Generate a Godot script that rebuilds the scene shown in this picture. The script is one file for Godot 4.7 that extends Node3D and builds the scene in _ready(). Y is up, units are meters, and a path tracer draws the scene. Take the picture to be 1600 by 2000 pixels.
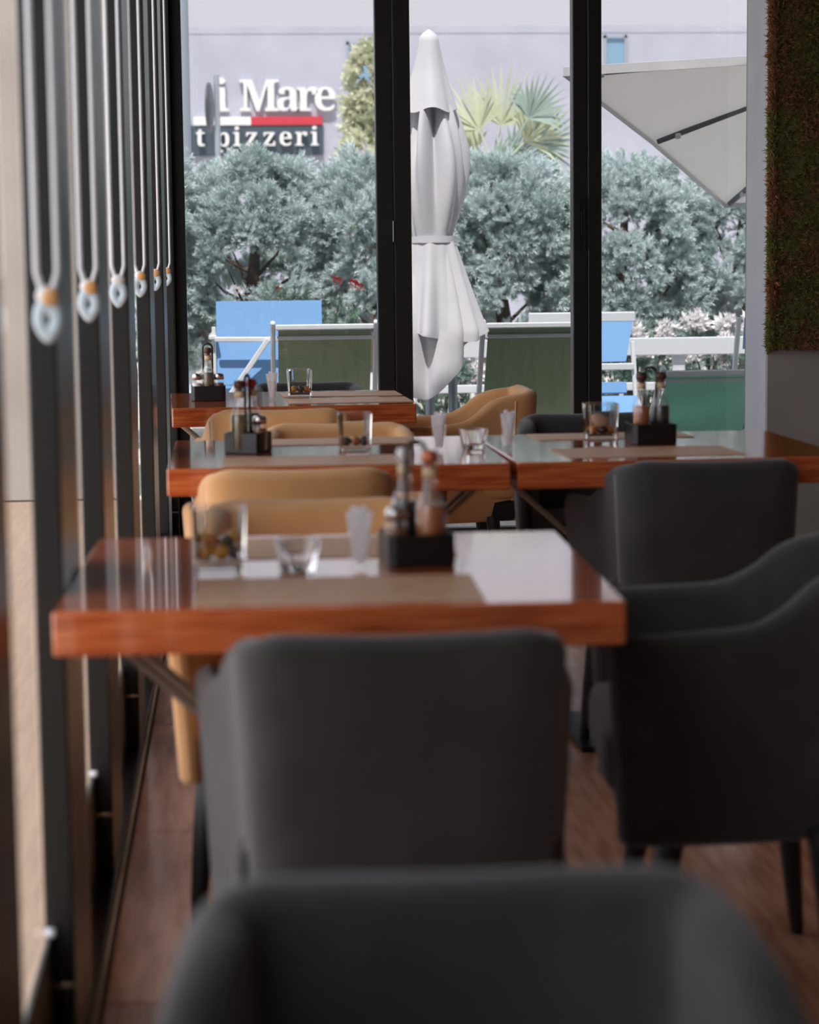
extends Node3D

# ---------------------------------------------------------------- mesh helper
class Shape:
	var v := PackedVector3Array()
	var g := PackedInt32Array()
	var gid := 0
	func tri(a: Vector3, b: Vector3, c: Vector3) -> void:
		v.append(a); v.append(b); v.append(c); g.append(gid)
	func quad(a: Vector3, b: Vector3, c: Vector3, d: Vector3) -> void:
		tri(a, b, c); tri(a, c, d)
	func fix(from: int) -> void:           # a closed piece: turn its faces outwards
		var o := Vector3.ZERO
		for i in range(from, v.size()): o += v[i]
		o /= max(1, v.size() - from)
		var vol := 0.0
		for i in range(from, v.size(), 3): vol += (v[i] - o).dot((v[i + 1] - o).cross(v[i + 2] - o))
		if vol > 0.0:
			for i in range(from, v.size(), 3):
				var t := v[i + 1]; v[i + 1] = v[i + 2]; v[i + 2] = t
	func grid(rows: Array, wrap := false) -> void:
		for i in rows.size() - 1:
			var a: PackedVector3Array = rows[i]
			var b: PackedVector3Array = rows[i + 1]
			var n := a.size()
			for j in (n if wrap else n - 1):
				var k := (j + 1) % n
				quad(a[j], a[k], b[k], b[j])
	func cap(row: PackedVector3Array, flip := false) -> void:
		var c := Vector3.ZERO
		for p in row: c += p
		c /= row.size()
		for j in row.size():
			var k := (j + 1) % row.size()
			if flip: tri(c, row[k], row[j])
			else: tri(c, row[j], row[k])
	func loft(rows: Array, smooth_caps := false) -> void:   # closed loops stacked, ends capped
		var f := v.size()
		grid(rows, true)
		var k := gid
		if not smooth_caps: gid = -1
		cap(rows[0], false)
		cap(rows[rows.size() - 1], true)
		gid = k
		fix(f)
	func box(c: Vector3, s: Vector3, bev := 0.0, bs := Basis()) -> void:
		var f := v.size()
		var k := gid
		gid = -1
		var h := s / 2.0
		var e: float = min(bev, min(h.x, min(h.y, h.z)) * 0.9)
		var q := func(sx, sy, sz, ax) -> Vector3:
			var p := Vector3(h.x * sx, h.y * sy, h.z * sz)
			if ax != 0: p.x -= e * sx
			if ax != 1: p.y -= e * sy
			if ax != 2: p.z -= e * sz
			return c + bs * p
		for sg in [-1.0, 1.0]:
			_oq(q.call(sg, -1, -1, 0), q.call(sg, 1, -1, 0), q.call(sg, 1, 1, 0), q.call(sg, -1, 1, 0), bs * Vector3(sg, 0, 0))
			_oq(q.call(-1, sg, -1, 1), q.call(1, sg, -1, 1), q.call(1, sg, 1, 1), q.call(-1, sg, 1, 1), bs * Vector3(0, sg, 0))
			_oq(q.call(-1, -1, sg, 2), q.call(1, -1, sg, 2), q.call(1, 1, sg, 2), q.call(-1, 1, sg, 2), bs * Vector3(0, 0, sg))
		if e > 0.0:
			for a in [-1.0, 1.0]:
				for b in [-1.0, 1.0]:
					_oq(q.call(a, b, -1, 0), q.call(a, b, 1, 0), q.call(a, b, 1, 1), q.call(a, b, -1, 1), bs * Vector3(a, b, 0))
					_oq(q.call(a, -1, b, 0), q.call(a, 1, b, 0), q.call(a, 1, b, 2), q.call(a, -1, b, 2), bs * Vector3(a, 0, b))
					_oq(q.call(-1, a, b, 1), q.call(1, a, b, 1), q.call(1, a, b, 2), q.call(-1, a, b, 2), bs * Vector3(0, a, b))
					for d in [-1.0, 1.0]:
						_ot(q.call(a, b, d, 0), q.call(a, b, d, 1), q.call(a, b, d, 2), bs * Vector3(a, b, d))
		gid = k
	func _ot(a: Vector3, b: Vector3, c: Vector3, n: Vector3) -> void:
		if (b - a).cross(c - a).dot(n) > 0.0: tri(a, c, b)
		else: tri(a, b, c)
	func _oq(a: Vector3, b: Vector3, c: Vector3, d: Vector3, n: Vector3) -> void:
		_ot(a, b, c, n); _ot(a, c, d, n)
	func bar(a: Vector3, b: Vector3, w: float, t: float, bev := 0.0, up := Vector3.UP) -> void:
		var z := (b - a).normalized()
		if absf(z.dot(up)) > 0.98: up = Vector3.RIGHT
		var x := up.cross(z).normalized()
		box((a + b) / 2.0, Vector3(w, t, a.distance_to(b)), bev, Basis(x, z.cross(x), z))
	func tube(path: PackedVector3Array, r, n := 8, closed := false) -> void:
		var f := v.size()
		var rows := []
		var m := path.size()
		var ref := Vector3.UP
		var x := Vector3.ZERO
		for i in m:
			var t := (path[(i + 1) % m] - path[(i - 1 + m) % m]) if closed else (path[mini(i + 1, m - 1)] - path[maxi(i - 1, 0)])
			t = t.normalized()
			if x == Vector3.ZERO:
				if absf(t.dot(ref)) > 0.9: ref = Vector3.RIGHT
				x = ref.cross(t).normalized()
			else:
				x = (x - t * x.dot(t)).normalized()
			var y := t.cross(x)
			var rr: float = r if r is float else r[i]
			var row := PackedVector3Array()
			for j in n:
				var a := TAU * j / n
				row.append(path[i] + (x * cos(a) + y * sin(a)) * rr)
			rows.append(row)
		if closed: rows.append(rows[0])
		grid(rows, true)
		if not closed:
			var k := gid
			gid = -1
			cap(rows[0], false); cap(rows[m - 1], true)
			gid = k
		fix(f)
	func lathe(prof: Array, n := 16, at := Vector3.ZERO, sq := 2.0) -> void:   # [[r, y], ...]; sq > 2 makes it squarer
		var f := v.size()
		var rows := []
		for p in prof:
			var row := PackedVector3Array()
			for j in n:
				var a := TAU * (j + 0.5) / n
				var k := pow(pow(absf(cos(a)), sq) + pow(absf(sin(a)), sq), -1.0 / sq)
				row.append(at + Vector3(p[0] * k * cos(a), p[1], p[0] * k * sin(a)))
			rows.append(row)
		grid(rows, true)
		fix(f)
	func pillow(c: Vector3, s: Vector3, r: float, n := 10, puff := 0.0) -> void:   # a box with round edges
		var f := v.size()
		var h := s / 2.0
		var lim := h - Vector3(r, r, r)
		for ax in 3:
			for sg in [-1.0, 1.0]:
				var rows := []
				for i in n + 1:
					var row := PackedVector3Array()
					for j in n + 1:
						var p := Vector3.ZERO
						var u := sin((float(i) / n - 0.5) * PI) ; var w := sin((float(j) / n - 0.5) * PI)
						p[ax] = h[ax] * sg
						p[(ax + 1) % 3] = h[(ax + 1) % 3] * u
						p[(ax + 2) % 3] = h[(ax + 2) % 3] * w
						var q := p.clamp(-lim, lim)
						var d := p - q
						if d.length() > 1e-6: p = q + d.normalized() * r
						p.y += puff * signf(p.y) * (1.0 - pow(absf(p.x / h.x), 2.0)) * (1.0 - pow(absf(p.z / h.z), 2.0))
						row.append(c + p)
					rows.append(row)
				var k := v.size()
				grid(rows)
				var m := (v[k + 1] - v[k]).cross(v[k + 2] - v[k])
				var mid := v[k + (v.size() - k) / 6 * 3]
				var tst := Vector3.ZERO
				tst[ax] = sg
				if m.dot(tst) > 0.0:
					for i in range(k, v.size(), 3):
						var t := v[i + 1]; v[i + 1] = v[i + 2]; v[i + 2] = t
		var _u := f
	func xf(t: Transform3D, from := 0) -> void:
		for i in range(from, v.size()): v[i] = t * v[i]
	func mesh() -> ArrayMesh:
		var st := SurfaceTool.new()
		st.begin(Mesh.PRIMITIVE_TRIANGLES)
		for i in g.size():
			st.set_smooth_group(g[i])
			for j in 3: st.add_vertex(v[i * 3 + j])
		st.generate_normals()
		st.index()
		return st.commit()

var M := {}
var taken := {}

func numbered(called: String) -> String:
	var n: int = taken.get(called, 0)
	taken[called] = n + 1
	return called if n == 0 else "%s_%03d" % [called, n]

func part(called: String, s, m: Material, parent: Node3D) -> MeshInstance3D:
	var o := MeshInstance3D.new()
	o.name = called
	o.mesh = s.mesh() if s is Shape else s
	o.material_override = m
	parent.add_child(o, true)
	return o

func thing(called: String, label: String, category: String, at := Vector3.ZERO, turn := 0.0, group := "") -> Node3D:
	var o := Node3D.new()
	o.name = numbered(called)
	add_child(o)
	o.position = at
	o.rotation.y = turn
	if label: o.set_meta("label", label)
	if category: o.set_meta("category", category)
	if group: o.set_meta("group", group)
	return o

func dup(o: Node3D, label: String, at: Vector3, turn := 0.0, group := "") -> Node3D:
	var c: Node3D = o.duplicate()
	c.name = numbered(String(o.name).rstrip("_0123456789"))
	add_child(c)
	c.position = at
	c.rotation.y = turn
	c.set_meta("label", label)
	if group: c.set_meta("group", group)
	return c

func struct(called: String, at := Vector3.ZERO) -> Node3D:
	var o := Node3D.new()
	o.name = called
	add_child(o)
	o.position = at
	o.set_meta("kind", "structure")
	return o

func bx(c: Vector3, s: Vector3, bev := 0.0) -> Shape:
	var q := Shape.new()
	q.box(c, s, bev)
	return q

func lo(a: Vector3, b: Vector3, bev := 0.0) -> Shape:      # a box by two corners
	return bx((a + b) / 2.0, (b - a).abs(), bev)

func noise_tex(seed_: int, freq: float, ramp: Array, w := 512, octaves := 4, normal := false, bump := 2.0) -> NoiseTexture2D:
	var n := FastNoiseLite.new()
	n.seed = seed_
	n.frequency = freq
	n.fractal_octaves = octaves
	var t := NoiseTexture2D.new()
	t.width = w
	t.height = w
	t.seamless = true
	t.noise = n
	if normal:
		t.as_normal_map = true
		t.bump_strength = bump
	elif ramp.size():
		var gr := Gradient.new()
		var offs := PackedFloat32Array()
		var cols := PackedColorArray()
		for i in ramp.size():
			offs.append(ramp[i][0]); cols.append(ramp[i][1])
		gr.offsets = offs
		gr.colors = cols
		t.color_ramp = gr
	return t

func mat(c: Color, rough := 0.6, metal := 0.0, spec := 0.5) -> StandardMaterial3D:
	var m := StandardMaterial3D.new()
	m.albedo_color = c
	m.roughness = rough
	m.metallic = metal
	m.metallic_specular = spec
	return m

func tex(m: StandardMaterial3D, t: Texture2D, scale: Vector3, world := false) -> StandardMaterial3D:
	m.albedo_texture = t
	m.uv1_triplanar = true
	m.uv1_world_triplanar = world
	m.uv1_scale = scale
	m.uv1_triplanar_sharpness = 4.0
	return m

func c8(r: int, g: int, b: int) -> Color:
	return Color8(r, g, b)

func _ready() -> void:
	# ------------------------------------------------------------ camera
	var cam := Camera3D.new()
	cam.name = "camera"
	cam.transform = Transform3D(Basis(Vector3(0.996837, -0.011095, 0.078698), Vector3(0.020087, 0.993230, -0.114412), Vector3(-0.076896, 0.115631, 0.990311)), Vector3(0, 1.24, 0))
	cam.near = 0.05
	cam.far = 200.0
	var lens := CameraAttributesPhysical.new()
	lens.frustum_focal_length = 51.6
	lens.frustum_focus_distance = 9.3
	lens.frustum_near = 0.05
	lens.frustum_far = 200.0
	lens.exposure_aperture = 2.7
	cam.attributes = lens
	add_child(cam)
	cam.current = true
	# ------------------------------------------------------------ sky, sun, exposure
	var env := Environment.new()
	env.background_mode = Environment.BG_SKY
	var sm := ProceduralSkyMaterial.new()
	sm.sky_top_color = Color(0.88, 0.90, 0.95)
	sm.sky_horizon_color = Color(0.965, 0.95, 0.985)
	sm.ground_bottom_color = Color(0.6, 0.59, 0.58)
	sm.ground_horizon_color = Color(0.85, 0.84, 0.86)
	sm.sun_angle_max = 1.0
	sm.sky_energy_multiplier = 1.13
	var sky := Sky.new()
	sky.sky_material = sm
	env.sky = sky
	env.tonemap_mode = Environment.TONE_MAPPER_LINEAR
	env.tonemap_exposure = 2.05
	env.sdfgi_enabled = true
	env.ssao_enabled = true
	env.ssil_enabled = true
	var we := WorldEnvironment.new()
	we.name = "environment"
	we.environment = env
	add_child(we)
	var sun := DirectionalLight3D.new()
	sun.name = "sun"
	sun.light_color = Color(1.0, 0.98, 0.955)
	sun.light_energy = 2.3
	sun.light_angular_distance = 1.5
	sun.shadow_enabled = true
	add_child(sun)
	sun.look_at_from_position(Vector3.ZERO, -Vector3(-0.25, 1.45, 0.80), Vector3.UP)
	materials()
	shell()
	outside()
	tables()
	chairs()
	tableware()
	blinds()
	moss()

func materials() -> void:
	M.frame = mat(c8(32, 32, 30), 0.32, 0.0, 0.42)
	M.rail = mat(c8(26, 25, 24), 0.3, 0.0, 0.5)
	var pane := mat(Color(0.16, 0.17, 0.18, 0.44), 0.02)
	pane.transparency = BaseMaterial3D.TRANSPARENCY_ALPHA
	M.pane_tinted = pane
	var clear := mat(Color(0.9, 0.95, 0.95, 0.02), 0.02, 0.0, 0.3)
	clear.transparency = BaseMaterial3D.TRANSPARENCY_ALPHA
	M.pane = clear
	M.white_wall = tex(mat(Color(1, 1, 1), 0.8), noise_tex(3, 0.01, [[0.0, c8(186, 192, 198)], [1.0, c8(196, 201, 206)]], 256), Vector3(1, 1, 1) * 0.7, true)
	M.grey_wall = tex(mat(Color(1, 1, 1), 0.85), noise_tex(4, 0.01, [[0.0, c8(150, 146, 140)], [1.0, c8(164, 160, 153)]], 256), Vector3(1, 1, 1) * 0.7, true)
	M.ceiling = mat(c8(140, 136, 130), 0.9)
	M.room_wall = mat(c8(104, 99, 93), 0.85)
	M.terrace_wall = tex(mat(Color(1, 1, 1), 0.9), noise_tex(6, 0.01, [[0.0, c8(122, 115, 110)], [1.0, c8(134, 126, 120)]], 256), Vector3(1, 1, 1) * 0.6, true)
	M.deck = tex(mat(Color(1, 1, 1), 0.8), noise_tex(7, 0.02, [[0.0, c8(104, 88, 76)], [1.0, c8(120, 102, 88)]], 256), Vector3(6.0, 1.0, 0.4), true)
	M.terrace = tex(mat(Color(1, 1, 1), 0.85), noise_tex(5, 0.02, [[0.0, c8(176, 172, 166)], [1.0, c8(206, 203, 198)]], 512), Vector3(1, 1, 1) * 0.4, true)
	# wood: grain stretched along the table's length
	var grain := noise_tex(11, 0.012, [[0.0, c8(152, 66, 33)], [0.38, c8(192, 94, 51)], [0.62, c8(208, 110, 61)], [1.0, c8(226, 132, 78)]], 1024, 5)
	M.wood = tex(mat(Color(1, 1, 1), 0.1, 0.0, 0.55), grain, Vector3(0.35, 7.0, 5.0))
	M.wood.clearcoat_enabled = true
	M.wood.clearcoat = 0.8
	M.wood.clearcoat_roughness = 0.05
	for i in 3:
		var k := [Color(1, 1, 1), Color(0.88, 0.86, 0.86), Color(0.96, 0.9, 0.88)][i] as Color
		var fl := tex(mat(k, 0.22, 0.0, 0.7), noise_tex(20 + i, 0.012, [[0.0, c8(176, 116, 86)], [0.5, c8(204, 144, 112)], [1.0, c8(222, 166, 134)]], 512, 5), Vector3(5.0, 5.0, 0.5), true)
		M["floor%d" % i] = fl
	M.grout = mat(c8(92, 68, 56), 0.8)
	M.steel = mat(c8(172, 156, 140), 0.4, 0.3)
	M.dark_steel = mat(c8(30, 29, 28), 0.4, 0.3)
	M.charcoal = fabric(c8(58, 56, 54), c8(66, 63, 61), 31)
	M.tan = fabric(c8(212, 158, 104), c8(220, 168, 114), 33)
	M.charcoal_seam = mat(c8(132, 131, 136), 0.6)
	M.tan_seam = mat(c8(228, 180, 130), 0.6)
	M.leg = mat(c8(24, 22, 20), 0.45)
	var glass := mat(Color(0.98, 0.99, 0.99, 0.0), 0.02)
	glass.refraction_enabled = true
	glass.refraction_scale = 0.05
	M.glass = glass
	var thin := mat(Color(0.92, 0.94, 0.93, 0.02), 0.03)
	thin.transparency = BaseMaterial3D.TRANSPARENCY_ALPHA
	M.bottle = thin
	M.oil = liquid(Color(0.37, 0.32, 0.04, 0.82))
	M.vinegar = liquid(Color(0.13, 0.08, 0.06, 0.94))
	M.amber_oil = liquid(Color(0.74, 0.42, 0.12, 0.7))
	M.black = mat(c8(20, 19, 18), 0.35)
	M.chrome = mat(c8(200, 198, 196), 0.2, 1.0)
	M.cork = mat(c8(84, 48, 32), 0.5)
	M.copper = mat(c8(200, 116, 78), 0.35, 0.4)
	M.red_cap = mat(c8(170, 34, 42), 0.45)
	M.collar = mat(c8(214, 190, 150), 0.5)
	M.salt = mat(c8(225, 218, 208), 0.8)
	M.pepper = mat(c8(120, 66, 34), 0.7)
	M.mat = tex(mat(Color(1, 1, 1), 0.44, 0.0, 0.35), noise_tex(41, 0.03, [[0.0, c8(190, 148, 116)], [1.0, c8(206, 164, 130)]], 256), Vector3(3, 3, 3))
	M.paper = mat(c8(236, 235, 236), 0.5)
	M.yellow = mat(c8(226, 158, 34), 0.25)
	M.amber = mat(c8(196, 104, 34), 0.25)
	M.jet = mat(c8(26, 24, 22), 0.2)
	M.shell = mat(c8(222, 172, 142), 0.5)
	M.cord = mat(c8(240, 243, 246), 0.5)
	var pull := mat(Color(0.84, 0.91, 0.94, 0.84), 0.12)
	pull.transparency = BaseMaterial3D.TRANSPARENCY_ALPHA
	M.pull = pull
	M.tan_cap = mat(c8(212, 158, 98), 0.45)
	M.white_cap = mat(c8(232, 230, 226), 0.45)
	M.blind = mat(c8(60, 58, 56), 0.7)
	# outside
	M.white_metal = mat(c8(206, 210, 216), 0.4)
	M.blue = mat(c8(112, 160, 212), 0.7)
	M.blue.backlight_enabled = true
	M.blue.backlight = Color(0.25, 0.25, 0.25)
	M.green = tex(mat(Color(1, 1, 1), 0.35), noise_tex(51, 0.02, [[0.0, c8(126, 146, 114)], [1.0, c8(146, 164, 128)]], 256), Vector3(6, 0.7, 6))
	M.teal = tex(mat(Color(1, 1, 1), 0.45), noise_tex(52, 0.02, [[0.0, c8(158, 214, 196)], [1.0, c8(172, 224, 208)]], 256), Vector3(6, 0.7, 6))
	M.teal.backlight_enabled = true
	M.teal.backlight = Color(0.9, 0.9, 0.9)
	M.canvas = tex(mat(Color(1, 1, 1), 0.85), noise_tex(53, 0.01, [[0.0, c8(206, 206, 213)], [1.0, c8(219, 219, 225)]], 256), Vector3(1, 1, 1))
	M.canvas.backlight_enabled = true
	M.canvas.backlight = Color(0.35, 0.35, 0.35)
	M.grey_canvas = mat(c8(214, 209, 206), 0.85)
	M.grey_canvas.backlight_enabled = true
	M.grey_canvas.backlight = Color(0.9, 0.9, 0.9)
	M.rib = mat(c8(84, 92, 98), 0.4)
	M.galv = mat(c8(168, 178, 190), 0.4, 0.3)
	M.bark = mat(c8(82, 70, 58), 0.9)
	M.facade = tex(mat(Color(1, 1, 1), 0.9), noise_tex(54, 0.008, [[0.0, c8(170, 172, 187)], [1.0, c8(184, 186, 200)]], 512), Vector3(1, 1, 1) * 0.25, true)
	M.sign_dark = mat(c8(66, 80, 92), 0.5)
	M.sign_red = mat(c8(196, 58, 72), 0.5)
	M.sign_white = mat(c8(228, 228, 228), 0.5)
	M.far_glass = mat(c8(130, 165, 190), 0.1)
	M.canvas_sheet = sheet(M.canvas)
	M.grey_canvas_sheet = sheet(M.grey_canvas)
	M.sign_red_sheet = sheet(M.sign_red)
	M.petal_white = sheet(mat(c8(240, 236, 238), 0.7))
	M.palm = sheet(mat(c8(196, 204, 172), 0.6))
	M.palm_dark = sheet(mat(c8(158, 178, 168), 0.6))

func sheet(m: StandardMaterial3D) -> StandardMaterial3D:     # cloth and leaves have two sides
	var q: StandardMaterial3D = m.duplicate()
	q.cull_mode = BaseMaterial3D.CULL_DISABLED
	return q

func liquid(c: Color) -> StandardMaterial3D:
	var m := mat(c, 0.06)
	m.transparency = BaseMaterial3D.TRANSPARENCY_ALPHA
	return m

func fabric(a: Color, b: Color, s: int) -> StandardMaterial3D:
	var m := tex(mat(Color(1, 1, 1), 0.85, 0.0, 0.3), noise_tex(s, 0.006, [[0.0, a], [0.45, a.lerp(b, 0.4)], [0.6, b], [1.0, b]], 512, 3), Vector3(1, 1, 1) * 1.5)
	m.rim_enabled = true
	m.rim = 0.6
	m.rim_tint = 0.3
	return m

# ---------------------------------------------------------------- the room
const ML := [9.42, 8.10, 6.80, 5.43, 4.25, 3.23, 2.13, 1.02, -0.18, -1.40, -2.55, -3.70, -4.85, -6.00]   # near faces of the side mullions, metres in front of the lens
const XIN := -0.26
const XGL := -0.297
const TOP := 2.75

func shell() -> void:
	# floor: a bed and planks laid on it
	var fl := struct("floor")
	part("floor_bed", lo(Vector3(-0.34, -0.2, 6.3), Vector3(4.6, -0.006, -9.75)), M.grout, fl)
	var rng := RandomNumberGenerator.new()
	rng.seed = 5
	var plank := bx(Vector3(0, -0.006, 0), Vector3(0.2225, 0.012, 1.107), 0.002).mesh()
	var w := 0.2255
	for i in 17:
		var x := -0.244 + w * (i + 0.5)
		var off: float = [0.0, 0.62, 0.30][i % 3] * 1.11
		for j in 10:
			var z := -3.60 + 1.11 * 2.5 - off - 1.11 * j
			if z < -9.2 or z > 0.4: continue
			var p := part("plank", plank, M["floor%d" % rng.randi_range(0, 2)], fl)
			p.position = Vector3(x, rng.randf_range(-0.0004, 0.0004), z)
	part("floor_border", lo(Vector3(-0.34, -0.01, 6.3), Vector3(-0.244, -0.001, -9.75)), M.rail, fl)
	var cl := struct("ceiling")
	part("ceiling_slab", lo(Vector3(-0.8, 3.0, 6.3), Vector3(4.6, 3.2, -9.9)), M.ceiling, cl)
	var wr := struct("wall_right")
	part("plaster", lo(Vector3(4.4, 0, 6.3), Vector3(4.6, 3.0, -9.75)), M.room_wall, wr)
	var wn := struct("wall_near")
	part("plaster", lo(Vector3(-0.34, 0, 6.1), Vector3(4.4, 3.0, 6.3)), M.room_wall, wn)
	# far pier: white reveal at its left, grey face towards the room
	var wf := struct("wall_far")
	part("reveal", lo(Vector3(2.245, 0, -9.235), Vector3(2.33, 3.0, -9.625), 0.002), M.white_wall, wf)
	part("plaster", lo(Vector3(2.2455, 0, -9.2), Vector3(4.4, 3.0, -9.235)), M.grey_wall, wf)
	part("core", lo(Vector3(2.33, 0, -9.235), Vector3(4.4, 3.0, -9.64)), M.grey_wall, wf)
	part("lintel", lo(Vector3(-0.34, TOP, -9.53), Vector3(2.245, 3.0, -9.7)), M.frame, wf)
	var tl := struct("trim_1")
	part("lintel", lo(Vector3(-0.34, TOP, 6.1), Vector3(-0.25, 3.0, -9.53)), M.frame, tl)
	# black floor track along the glazing, with its lips
	var tr := struct("trim_2")
	part("track", lo(Vector3(-0.335, 0.0, 6.1), Vector3(-0.253, 0.022, -9.55), 0.003), M.rail, tr)
	part("lip", lo(Vector3(-0.262, 0.022, 6.1), Vector3(-0.253, 0.038, -9.55), 0.002), M.rail, tr)
	part("groove_strip", lo(Vector3(-0.2525, 0.012, 6.1), Vector3(-0.2455, 0.022, -9.55), 0.001), M.steel, tr)
	# side glazing
	for i in ML.size() - 1:
		var wn_ := struct("window_%d" % (i + 4))
		var za: float = ML[i]          # far mullion starts here
		var zb: float = ML[i + 1]      # near mullion starts here, and is 0.36 deep
		var zm := zb + 0.36
		for q in [[zb + 0.18, zm], [za, za + (0.18 if i > 0 else 0.2)]]:
			part("stile", lo(Vector3(-0.303, 0.02, -q[0]), Vector3(XIN, TOP, -q[1]), 0.003), M.frame, wn_)
		part("stile_joint", lo(Vector3(-0.30, 0.155, -za + 0.0015), Vector3(XIN - 0.001, 0.162, -za - 0.003), 0.0008), M.steel, wn_)
		if i in [4, 5]:
			var hc := Shape.new()
			hc.lathe([[0.0005, -0.006], [0.007, -0.006], [0.008, 0.0], [0.007, 0.006], [0.0005, 0.006]], 12, Vector3(XGL + 0.004, 0.243, -za + 0.009))
			part("hinge_cap", hc, M.white_metal, wn_)
		part("bottom_rail", lo(Vector3(-0.303, 0.02, -zm), Vector3(XGL + 0.006, 0.235, -za), 0.004), M.frame, wn_)
		part("top_rail", lo(Vector3(-0.303, TOP - 0.1, -zm), Vector3(XGL + 0.006, TOP, -za), 0.004), M.frame, wn_)
		part("pane", lo(Vector3(XGL - 0.008, 0.235, -zm), Vector3(XGL - 0.002, TOP - 0.1, -za)), M.pane, wn_)
	# far glazing: three sliding leaves
	var xs := [[-0.335, -0.209, 0.616, 0.690], [0.690, 0.766, 1.470, 1.535], [1.535, 1.597, 2.245, 2.245]]
	for i in 3:
		var f := struct("window_%d" % (i + 1))
		var a: Array = xs[i]
		part("stile", lo(Vector3(a[0] + 0.001, 0.0, -9.57), Vector3(a[1], TOP, -9.65), 0.004), M.frame, f)
		if i < 2: part("stile", lo(Vector3(a[2], 0.0, -9.57), Vector3(a[3] - 0.001, TOP, -9.65), 0.004), M.frame, f)
		part("bottom_rail", lo(Vector3(a[1], 0.0, -9.58), Vector3(a[2], 0.045, -9.64), 0.003), M.frame, f)
		part("top_rail", lo(Vector3(a[1], TOP - 0.1, -9.58), Vector3(a[2], TOP, -9.64), 0.003), M.frame, f)
		part("pane", lo(Vector3(a[1], 0.045, -9.607), Vector3(a[2], TOP - 0.1, -9.613)), M.pane_tinted, f)
		if i == 1:
			var h := Shape.new()     # recessed pull: a raised rim round a hollow
			for q in [[1.496, 1.499, 1.26, 1.48], [1.519, 1.522, 1.26, 1.48], [1.499, 1.519, 1.26, 1.263], [1.499, 1.519, 1.477, 1.48]]:
				h.box(Vector3((q[0] + q[1]) / 2, (q[2] + q[3]) / 2, -9.568), Vector3(q[1] - q[0], q[3] - q[2], 0.008))
			h.box(Vector3(1.509, 1.37, -9.5685), Vector3(0.006, 0.1, 0.007), 0.001)
			part("handle", h, M.rail, f)
		if i == 0:
			part("latch", lo(Vector3(0.684, 1.30, -9.566), Vector3(0.689, 1.39, -9.572), 0.001), M.galv, f)

# ---------------------------------------------------------------- tables
func tables() -> void:
	var spec := [
		["dining_table", "thick-topped reddish wood dining table nearest the lens", Vector3(0.148, 0, -3.47), -0.02],
		["dining_table", "reddish wood dining table by the side windows, second from the lens", Vector3(0.237, 0, -5.56), 0.0],
		["dining_table", "reddish wood dining table butted to the right end of the second one", Vector3(1.056, 0, -5.575), 0.02],
		["dining_table", "farthest reddish wood dining table before the dark window corner", Vector3(0.175, 0, -7.69), 0.035],
	]
	var first: Node3D
	for q in spec:
		if first == null:
			first = thing(q[0], q[1], "table", q[2], q[3], "square wooden dining tables")
			part("tabletop", bx(Vector3(0, 0.718, 0), Vector3(0.81, 0.064, 0.81), 0.003), M.wood, first)
			part("column", bx(Vector3(0, 0.21, 0), Vector3(0.09, 0.42, 0.09), 0.004), M.dark_steel, first)
			part("base_plate", bx(Vector3(0, 0.007, 0), Vector3(0.44, 0.014, 0.44), 0.004), M.dark_steel, first)
			for a in [-1, 1]:
				for b in [-1, 1]:
					var s := Shape.new()
					s.bar(Vector3(0.385 * a, 0.678, 0.055 * b), Vector3(0.03 * a, 0.36, 0.026 * b), 0.038, 0.012, 0.002)
					part("strut", s, M.steel, first)
			part("top_plate", bx(Vector3(0, 0.681, 0), Vector3(0.79, 0.01, 0.2), 0.002), M.dark_steel, first)
		else:
			dup(first, q[1], q[2], q[3])

# ---------------------------------------------------------------- armchairs
const CH := [[0.0, -0.275, 0.758], [0.10, -0.273, 0.760], [0.17, -0.262, 0.761], [0.210, -0.225, 0.752], [0.222, -0.155, 0.743], [0.233, -0.100, 0.724], [0.250, -0.045, 0.680], [0.266, 0.015, 0.653], [0.280, 0.12, 0.644], [0.286, 0.23, 0.638]]
const HEM := 0.295

func chair_at(s: float) -> Array:       # s from -9 (left arm front) to 9; [x, z, h]
	var a := absf(s)
	var i := clampi(int(a), 0, 8)
	var t := a - i
	var q := []
	for k in [i - 1, i, i + 1, i + 2]:
		var m: int = absi(k)
		var e: Array = CH[mini(m, 9)]
		q.append(Vector3(e[0] * (-1.0 if k < 0 else 1.0), e[1], e[2]))
	var p: Vector3 = q[1].cubic_interpolate(q[2], q[0], q[3], t)
	return [p.x * (-1.0 if s < 0.0 else 1.0), p.y, p.z]

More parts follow.
